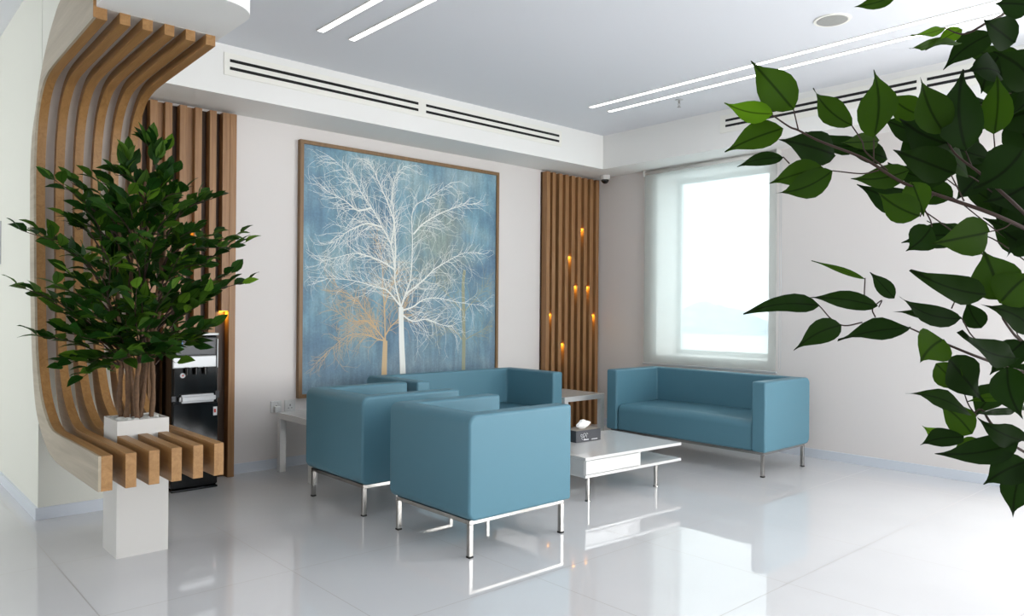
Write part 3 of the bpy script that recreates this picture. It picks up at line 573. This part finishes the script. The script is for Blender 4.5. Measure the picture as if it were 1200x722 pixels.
for (a0, A), (a1, Bq) in zip(rings, rings[1:]):
    for k in range(len(OL)): bm.faces.new((A[k], A[(k+1) % len(OL)], Bq[(k+1) % len(OL)], Bq[k]))
bm.faces.new(rings[0][1]); bm.faces.new(rings[-1][1])
obj('tissue', bm, M['paper'], T, False)

# ------------------------------------------------------------------ slatted bench with canopy
INN = [(3.55, .609), (3.98, .607), (4.33, .604), (4.47, .612), (4.59, .650), (4.745, .752), (4.868, .955), (4.928, 1.24), (4.968, 1.63), (4.985, 2.01), (4.955, 2.22), (4.89, 2.36), (4.78, 2.452), (4.66, 2.490), (4.50, 2.503), (4.217, 2.510), (3.70, 2.521)]
OUT = [(3.55, .458), (3.98, .457), (4.28, .458), (4.40, .466), (4.53, .488), (4.73, .57), (4.90, .72), (5.01, 1.045), (5.07, 1.44), (5.09, 1.79), (5.094, 2.03), (5.06, 2.22), (4.985, 2.36), (4.86, 2.48), (4.75, 2.545), (4.55, 2.571), (3.70, 2.571)]
def sm(P, n=5): return [(p.x, p.y) for p in smooth_path([(y, z, 0) for y, z in P], n)]
inn, outp = sm(INN), sm(OUT)
prof = inn+outp[::-1]
B = thing('slatted_bench', 'curved oak slatted bench rising into a canopy around the white pillar', 'bench', (0, 0, 0))
def split_at(P, y):      # keep the part of the profile behind y (rest of path)
    z = P[0][1]
    return [(y, z)]+[p for p in P if not (p[0] < y and p[1] < 1.0)]
for k in range(6):
    x0 = .857+.0957*k; x1 = x0+.044
    bm = bmesh.new()
    if k in (2, 3, 4):
        box(bm, (x0, 3.55, .458), (x1, 4.055, .609))
        prism_x(bm, split_at(inn, 4.31)+split_at(outp, 4.31)[::-1], x0, x1)
    else: prism_x(bm, prof, x0, x1)
    obj('slat', bm, M['bench'], B)
# taupe backing sheet between the slats
def offs(P, d):
    o = []
    for i, (y, z) in enumerate(P):
        a = P[max(i-1, 0)]; b = P[min(i+1, len(P)-1)]; ty, tz = b[0]-a[0], b[1]-a[1]; l = math.hypot(ty, tz)
        o.append((y+tz/l*d, z-ty/l*d))
    return o
seg = [p for p in inn if not (p[1] < .95 and p[0] < 4.9)]
seg = [p for p in seg]
bk = offs(seg, .05)
bk = [(y, min(z, 2.5715)) for y, z in bk]; bk2 = offs(bk, .006); bk2 = [(y, min(z, 2.5725)) for y, z in bk2]
bm = bmesh.new(); prism_x(bm, bk+bk2[::-1], .858, 1.378); obj('backing_sheet', bm, M['back'], B)
# veneered end panel; its paleness is partly corridor light put into the colour
OP = [(3.55, .458), (3.98, .457), (4.28, .458), (4.40, .466), (4.53, .488), (4.73, .57), (4.90, .72), (5.01, 1.045), (5.07, 1.44), (5.09, 1.79), (5.094, 2.03), (5.05, 2.22), (4.95, 2.36), (4.86, 2.48), (4.77, 2.57), (4.65, 2.66), (4.5, 2.74), (4.3, 2.80), (3.70, 2.84)]
bm = bmesh.new(); prism_x(bm, inn+sm(OP)[::-1], .845, .8565); ep = obj('end_panel', bm, M['veneer'], B)
bxo('edge_band', (.844, 3.695, 2.523), (.8575, 3.7, 2.84), M['bench'], ep)

T = thing('planter_pillar', 'square white planter pillar standing through the slatted bench', 'planter', (1.172, 4.183, 0))
w, d, h = .122, .123, .68
bm = bmesh.new(); th = .012
box(bm, (-w, -d, 0), (w, d, .60))
for a, b in (((-w, -d), (w, -d+th)), ((-w, d-th), (w, d)), ((-w, -d+th), (-w+th, d-th)), ((w-th, -d+th), (w, d-th))): box(bm, (a[0], a[1], .60), (b[0], b[1], h))
obj('pillar_box', bm, M['whitem'], T)
bm = bmesh.new(); random.seed(8)
for i in range(90):
    x, y = random.uniform(-w+.03, w-.03), random.uniform(-d+.03, d-.03); r = random.uniform(.012, .022)
    mt = Matrix.Translation((x, y, .662+random.uniform(-.008, .012)))@Matrix.Rotation(random.uniform(0, 3), 4, 'Z')@Matrix.Diagonal((r*1.3, r, r*.7, 1))
    bmesh.ops.create_icosphere(bm, subdivisions=2, radius=1, matrix=mt)
box(bm, (-w+th, -d+th, .60), (w-th, d-th, .655))
pb = obj('pebbles', bm, M['pebble'], T, True, recalc=False); pb['kind'] = 'stuff'

# ------------------------------------------------------------------ leaves
def leaf(bm, uvl, tl, p0, p1, width, nrm, tint, droop=.08, fold=.22, n=8, wav=0.0, phase=0, bend=0.0):
    p0, p1 = Vector(p0), Vector(p1); d = p1-p0; L = d.length; d.normalize()
    nrm = Vector(nrm); nrm = (nrm-d*nrm.dot(d))
    if nrm.length < 1e-4: nrm = d.orthogonal()
    nrm.normalize(); s = d.cross(nrm)
    prev = None
    shape = (0, .50, .82, .99, 1.0, .84, .54, .24, .08, 0) if n == 8 else (0, .75, 1.0, .62, .0)
    N = len(shape)-1
    ts = (0, .08, .18, .30, .43, .57, .70, .81, .90, 1.0) if n == 8 else (0, .2, .45, .75, 1.0)
    for i, (wv, t) in enumerate(zip(shape, ts)):
        c = p0+d*(L*t)-nrm*(droop*L*(4*t*(t-1))*-1)*-1
        c = c+s*(bend*L*math.sin(math.pi*t))-nrm*(bend*L*t*t*.8)
        ww = width/2*wv+.0004
        up = nrm*(fold*ww)
        wa = nrm*(wav*L*math.sin(t*9+phase))
        row = [bm.verts.new(c-s*ww+up+wa), bm.verts.new(c), bm.verts.new(c+s*ww+up-wa)]
        if prev:
            for a, ua in ((0, -1), (1, 0)):
                f = bm.faces.new((prev[0][a], prev[0][a+1], row[a+1], row[a])); f.smooth = True
                us = [(ua*prev[1], prev[2]), ((ua+1)*prev[1], prev[2]), ((ua+1)*wv, t), (ua*wv, t)]
                for lp, q in zip(f.loops, us): lp[uvl].uv = q
                for lp in f.loops: lp[tl] = (tint, tint, tint, 1)
        prev = (row, max(wv, .15), t)
def leaf_bm():
    bm = bmesh.new(); return bm, bm.loops.layers.uv.new('UVMap'), bm.loops.layers.color.new('tint')

# potted tree on the bench
T = thing('potted_tree', 'leafy ficus tree with bare brown stems, planted in the white pillar by the bench', 'tree', (1.172, 4.183, .655))
TO = Vector((1.172, 4.183, .655))
rt = random.Random(5)
stems = []
for i, (bx, by, tx, ty, tz) in enumerate([(-.05, -.01, -.10, .02, 1.75), (-.02, .03, -.03, .05, 1.95), (.0, -.03, .02, -.04, 1.9), (.03, .01, .06, .0, 2.0), (.05, -.02, .12, -.03, 1.8), (.02, .04, .16, .06, 1.6), (-.04, .03, -.16, .0, 1.55)]):
    pts = []
    for k in range(9):
        f = k/8
        pts.append((bx*(1-f)+tx*f+.018*math.sin(f*9+i*1.7)*(1-.3*f), by*(1-f)+ty*f+.015*math.cos(f*8+i), (tz-.655)*f-.01))
    pts = smooth_path(pts, 3); stems.append(pts)
    bm = bmesh.new(); tube(bm, pts, [.0115*(1-.6*j/len(pts))+.0022*math.sin(j*1.9+i)+.002 for j in range(len(pts))], 8)
    obj('stem', bm, M['bark'], T, True)
bmt = bmesh.new(); bml, uvl, tl = leaf_bm()
tips = [Vector(p)-TO for p in TIPS]
for c in range(60):  # inner clumps, filling the heart of the crown
    a = rt.uniform(0, 6.28); r = rt.uniform(.05, .36); z = rt.uniform(1.02, 1.9)
    r *= min(1, max(.35, (2.15-z)/.55))
    tips.append(Vector((r*math.cos(a), r*math.sin(a)*.85, z))-Vector((0, 0, .655)))
for tp in tips:
    S = min(stems, key=lambda s: min((Vector(p)-(tp*.45+Vector((0, 0, tp.z*.45)))).length for p in s))
    zt = max(.3, tp.z-rt.uniform(.05, .2)-Vector((tp.x, tp.y)).length*.25)
    st = min(S, key=lambda p: abs(p.z-zt))
    mid = st.lerp(tp, .5)+Vector((rt.uniform(-.02, .02), rt.uniform(-.02, .02), .03+.03*rt.random()))
    path = smooth_path([st, mid, tp], 6); tube(bmt, path, [.0045*(1-.7*i/len(path)) for i in range(len(path))], 5)
    outv = (tp-st).normalized()
    nl = 10
    for i in range(nl):
        f = .35+.65*i/(nl-1); k = min(len(path)-1, int(f*(len(path)-1)))
        p = path[k]; side = 1 if i % 2 else -1
        dv = (outv*(.75 if i < nl-1 else 1.6)+Vector((-outv.y, outv.x, 0))*side*rt.uniform(.4, .95)+Vector((rt.uniform(-.3, .3), rt.uniform(-.3, .3), rt.uniform(-.35, .25)))).normalized()
        L = rt.uniform(.082, .116); b0 = p+dv*.012
        tube(bmt, [p, b0], .0014, 4)
        nr = Vector((rt.uniform(-.5, .5), rt.uniform(-1.1, .1), .8))
        leaf(bml, uvl, tl, b0, b0+dv*L, L*rt.uniform(.46, .56), nr, min(1, max(0, rt.gauss(.25, .3))), n=4, bend=rt.uniform(-.12, .12))
obj('twigs', bmt, M['twig'], T, True)
obj('foliage', bml, M['leafb'], T, False, recalc=False)

# foreground plant
T = thing('potted_tree', 'large ficus tree in the foreground reaching in from the right edge', 'tree', (1.40, .10, 0))
FO = Vector((1.40, .10, 0)); rf = random.Random(9)
bm = bmesh.new()
n = 28
prf = [(.0, 0), (.135, 0), (.165, .33), (.175, .34), (.175, .36), (.155, .36), (.15, .31), (0, .31)]
rings = [[bm.verts.new((r*math.cos(2*math.pi*k/n), r*math.sin(2*math.pi*k/n), z)) for k in range(n)] for r, z in prf[1:-1]]
for A, Bq in zip(rings, rings[1:]):
    for k in range(n): bm.faces.new((A[k], A[(k+1) % n], Bq[(k+1) % n], Bq[k]))
bm.faces.new(rings[0]); bm.faces.new(rings[-1]); obj('pot', bm, M['whitem'], T)
for i in range(4):
    pts = [(.03*math.cos(i*1.57), .03*math.sin(i*1.57), .31)]+[(.03*math.cos(i*1.57+k*.7)+.01*k*math.cos(i*1.6), .03*math.sin(i*1.57+k*.7)+.008*k*math.sin(i*1.6), .31+k*.2) for k in range(1, 9)]
    pts = smooth_path(pts, 3); bm = bmesh.new(); tube(bm, pts, [.013*(1-.6*j/len(pts)) for j in range(len(pts))], 8); obj('stem', bm, M['bark'], T, True)
bmt = bmesh.new(); bml, uvl, tl = leaf_bm()
main = (0, 6, 16, 19)
for i, S in enumerate(FS):
    S = [Vector(p)-FO for p in S]
    if i in (0, 6, 16, 19, 21, 22): S.append(Vector((.03, .0, S[-1].z-.12)))
    P = smooth_path(S, 5); r0 = .0007 if i not in main else .0009; r1 = .0009 if i not in (0, 6, 16, 19, 21, 22) else .0028
    tube(bmt, P, [r0+(r1-r0)*k/len(P) for k in range(len(P))], 6)
cam = Vector((0, 0, 1.25))-FO
for p0, p1, w, bright in FL:
    a, b = Vector(p0)-FO, Vector(p1)-FO
    view = (cam-a).normalized()
    nr = view+Vector((rf.uniform(-.35, .35), rf.uniform(-.35, .35), rf.uniform(-.1, .5)))
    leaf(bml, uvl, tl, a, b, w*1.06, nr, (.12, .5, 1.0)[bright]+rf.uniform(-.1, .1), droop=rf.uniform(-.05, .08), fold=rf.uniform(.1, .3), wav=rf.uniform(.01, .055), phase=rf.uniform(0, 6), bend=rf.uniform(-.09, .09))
rx = Vector((.7417, -.6707, 0)); fx = Vector((.6707, .7417, 0))
for c in range(46):
    uu, vv, dd = rf.uniform(.53, .80), rf.uniform(-.13, .42), rf.uniform(.93, 1.12)
    if (vv < .05 or vv > .29) and uu < .66: continue
    if vv > .22 and uu < .57: continue
    p = fx*dd+rx*uu*dd*.98+Vector((0, 0, 1.25+vv*dd))-FO
    dv = Vector((rf.uniform(-1, .4), rf.uniform(-.2, 1), rf.uniform(-.7, .8))).normalized()
    leaf(bml, uvl, tl, p, p+dv*rf.uniform(.055, .085), rf.uniform(.030, .042), (cam-p).normalized()+Vector((rf.uniform(-.7, .7), rf.uniform(-.7, .7), rf.uniform(-.3, .9))), rf.uniform(0, .3), wav=rf.uniform(.01, .04), bend=rf.uniform(-.1, .1))
    q = p-dv*.03+Vector((.02, -.01, -.015)); tube(bmt, smooth_path([p, p-dv*.015, q, q+Vector((.08, -.04, -.05))], 4), .0009, 5)
# the rest of the crown, outside the photo's right edge
for c in range(60):
    a = rf.uniform(-2.6, 1.1); r = rf.uniform(.08, .34); z = rf.uniform(.85, 1.95)
    tp = Vector((r*math.cos(a)+.05, r*math.sin(a)-.05, z)); st = Vector((0.02, 0, z-.15))
    if (tp+FO).normalized().x*0 + ((tp+FO).x*.7417+(tp+FO).y*-.6707)/max(.05, ((tp+FO).x*.6707+(tp+FO).y*.7417)) < .80: continue
    path = smooth_path([st, st.lerp(tp, .5)+Vector((0, 0, .03)), tp], 5); tube(bmt, path, [.003*(1-.6*i/len(path)) for i in range(len(path))], 5)
    ov = (tp-st).normalized()
    for i in range(6):
        k = min(len(path)-1, 3+i*2); p = path[k]; dv = (ov+Vector((rf.uniform(-.9, .9), rf.uniform(-.9, .9), rf.uniform(-.6, .3)))).normalized(); L = rf.uniform(.065, .09)
        leaf(bml, uvl, tl, p, p+dv*L, L*.48, Vector((rf.uniform(-.4, .4), rf.uniform(-.4, .4), 1)), rf.uniform(0, .4))
obj('twigs', bmt, M['twig'], T, True)
obj('foliage', bml, M['leafn'], T, False, recalc=False)

# ------------------------------------------------------------------ water dispenser
T = thing('water_dispenser', 'tall black water dispenser with silver band, beside the slatted bench', 'water dispenser', (1.69, 5.25, 0))
W_, D_ = .31, .22
bxo('cabinet', (0, 0, .015), (W_, D_, 1.052), M['black'], T, .02, 4)
bxo('top_cover', (0, -.004, 1.052), (W_, D_, 1.07), M['silver'], T, .006, 3)
bxo('plinth', (.0, -.004, 0), (W_, D_-.005, .016), M['black'], T, .006)
bxo('control_panel', (.02, -.006, .92), (W_-.025, .001, 1.04), M['dgrey'], T, .005)
bm = bmesh.new(); box(bm, (.03, -.008, .985), (.065, -.006, 1.02)); o = obj('screen_label', bm, M['blue'], T)
bm = bmesh.new(); box(bm, (.03, -.008, .955), (.065, -.006, .984)); obj('screen_label', bm, M['green'], T)
bxo('silver_band', (.0, -.012, .835), (W_-.02, .002, .915), M['silver'], T, .006)
bxo('side_rail', (W_-.014, -.008, .83), (W_-.006, .003, 1.03), M['silver'], T, .003)
for x in (.09, .15, .21):
    bm = bmesh.new(); cyl(bm, (x, -.02, .79), (x, -.02, .84), .011, .014, 14); box(bm, (x-.006, -.032, .815), (x+.006, -.02, .835)); obj('tap', bm, M['black'], T)
bm = bmesh.new(); cyl(bm, (.068, .0, .785), (.068, -.006, .785), .017, n=20); k = obj('round_button', bm, M['print'], T)
bm = bmesh.new(); cyl(bm, (.068, -.006, .785), (.068, -.0075, .785), .006, n=12); obj('button_centre', bm, M['red'], k)
bm = bmesh.new(); box(bm, (.04, -.045, .60), (.28, .0, .655)); bmesh.ops.bevel(bm, geom=bm.edges[:], offset=.014, segments=3, affect='EDGES'); obj('drip_tray', bm, M['silver'], T)
bxo('hinge', (-.004, -.006, .61), (.026, .0, .65), M['dgrey'], T, .003)
bxo('hinge', (W_-.024, -.006, .62), (W_+.004, .0, .67), M['dgrey'], T, .003)
bxo('door', (.006, -.008, .03), (W_-.006, .001, .59), M['black'], T, .004)
bm = bmesh.new(); box(bm, (W_-.038, -.0095, .50), (W_-.012, -.0078, .56)); s = obj('sticker', bm, M['print'], T)
bm = bmesh.new(); box(bm, (W_-.034, -.0105, .52), (W_-.02, -.0094, .545)); obj('sticker_print', bm, M['red'], s)

# ------------------------------------------------------------------ sockets, notice
for i, (x, lab) in enumerate(((2.568, 'white wall socket with a plug in it, left of the pair by the painting'), (2.682, 'white wall socket with nothing plugged in, right of the pair by the painting'))):
    T = thing('wall_socket', lab, 'socket', (x, YB, .478), 0, 'wall sockets')
    bxo('plate', (-.045, -.01, -.045), (.045, 0, .045), M['white'], T, .004)
    bxo('rocker_switch', (.012, -.014, .016), (.028, -.01, .036), M['white'], T, .001)
    bm = bmesh.new(); box(bm, (-.004, -.0108, -.002), (.004, -.0099, .012)); box(bm, (-.018, -.0108, -.02), (-.008, -.0099, -.015)); box(bm, (.008, -.0108, -.02), (.018, -.0099, -.015)); obj('pin_hole', bm, M['dgrey'], T)
    if i == 0:
        P = thing('power_plug', 'white plug pushed into the left wall socket, its cable hanging down', 'plug', (x-.003, YB-.011, .462))
        bxo('plug_body', (-.022, -.034, -.025), (.022, 0, .022), M['white'], P, .006, 3)
        bm = bmesh.new(); tube(bm, smooth_path([(0, -.02, -.024), (.0, -.024, -.08), (.01, -.02, -.2), (.02, -.015, -.34), (.03, -.012, -.455)], 5), .003, 8); obj('cable', bm, M['whitem'], P, True)
T = thing('framed_notice', 'small framed notice hanging on the corridor wall at the left edge', 'notice', (PX0, 6.62, 1.70))
bm = bmesh.new(); a, b = .15, .155
for p, q in (((-a, -b), (-a+.012, b)), ((a-.012, -b), (a, b)), ((-a+.012, -b), (a-.012, -b+.012)), ((-a+.012, b-.012), (a-.012, b))): box(bm, (-.018, p[0], p[1]), (0, q[0], q[1]))
obj('frame', bm, M['silver'], T); bxo('notice_sheet', (-.01, -a+.012, -b+.012), (-.001, a-.012, b-.012), M['notice'], T)

# ------------------------------------------------------------------ lights
def area(name, loc, rot, sx, sy, e, col=(1, 1, 1)):
    l = bpy.data.lights.new(name, 'AREA'); l.shape = 'RECTANGLE'; l.size = sx; l.size_y = sy; l.energy = e; l.color = col
    o = bpy.data.objects.new(name, l); COL.objects.link(o); o.location = loc; o.rotation_euler = rot; return o
area('daylight_front_window', (4.3, YF-.25, 1.52), (R(90), 0, 0), 3.2, 2.1, 92, (1, .995, .98))
area('daylight_side_window', (XR+.45, -1.0, 1.5), (R(90), 0, R(90)), 4.0, 2.0, 165, (1, .995, .98))          # behind camera, shining +y
area('left_fill', (XL-.25, -.7, 1.6), (R(90), 0, R(-90)), 3.4, 2.2, 2, (.97, 1, .98))            # weak fill added from the left, shining +x
area('corridor_cove_fill', (XL-.25, 7.0, 1.6), (R(90), 0, R(-90)), 3.2, 2.2, 27, (1, .995, .93))  # added fill from an unseen opening, standing in for the corridor cove light
w = bpy.data.worlds.new('sky'); C.world = w; w.use_nodes = True
bg = w.node_tree.nodes['Background']; bg.inputs[0].default_value = (.93, .975, 1, 1); bg.inputs[1].default_value = 3.5

# ------------------------------------------------------------------ camera
cd_ = bpy.data.cameras.new('camera'); co = bpy.data.objects.new('camera', cd_); COL.objects.link(co)
yaw, pitch, roll, f = .735064508, .00171278, .00799173, 881.88
F = Vector((math.cos(pitch)*math.sin(yaw), math.cos(pitch)*math.cos(yaw), math.sin(pitch)))
r = Vector((math.cos(yaw), -math.sin(yaw), 0)); u = r.cross(F)
r2 = math.cos(roll)*r+math.sin(roll)*u; u2 = -math.sin(roll)*r+math.cos(roll)*u
co.matrix_world = Matrix(((r2.x, u2.x, -F.x, 0), (r2.y, u2.y, -F.y, 0), (r2.z, u2.z, -F.z, 1.25), (0, 0, 0, 1)))
cd_.sensor_width = 36; cd_.sensor_fit = 'HORIZONTAL'; cd_.lens = f/1200*36; cd_.clip_start = .05; cd_.clip_end = 2000
C.camera = co
C.view_settings.view_transform = 'Standard'; C.view_settings.look = 'None'; C.view_settings.gamma = 1; C.view_settings.use_curve_mapping = False
C.view_settings.exposure = .17
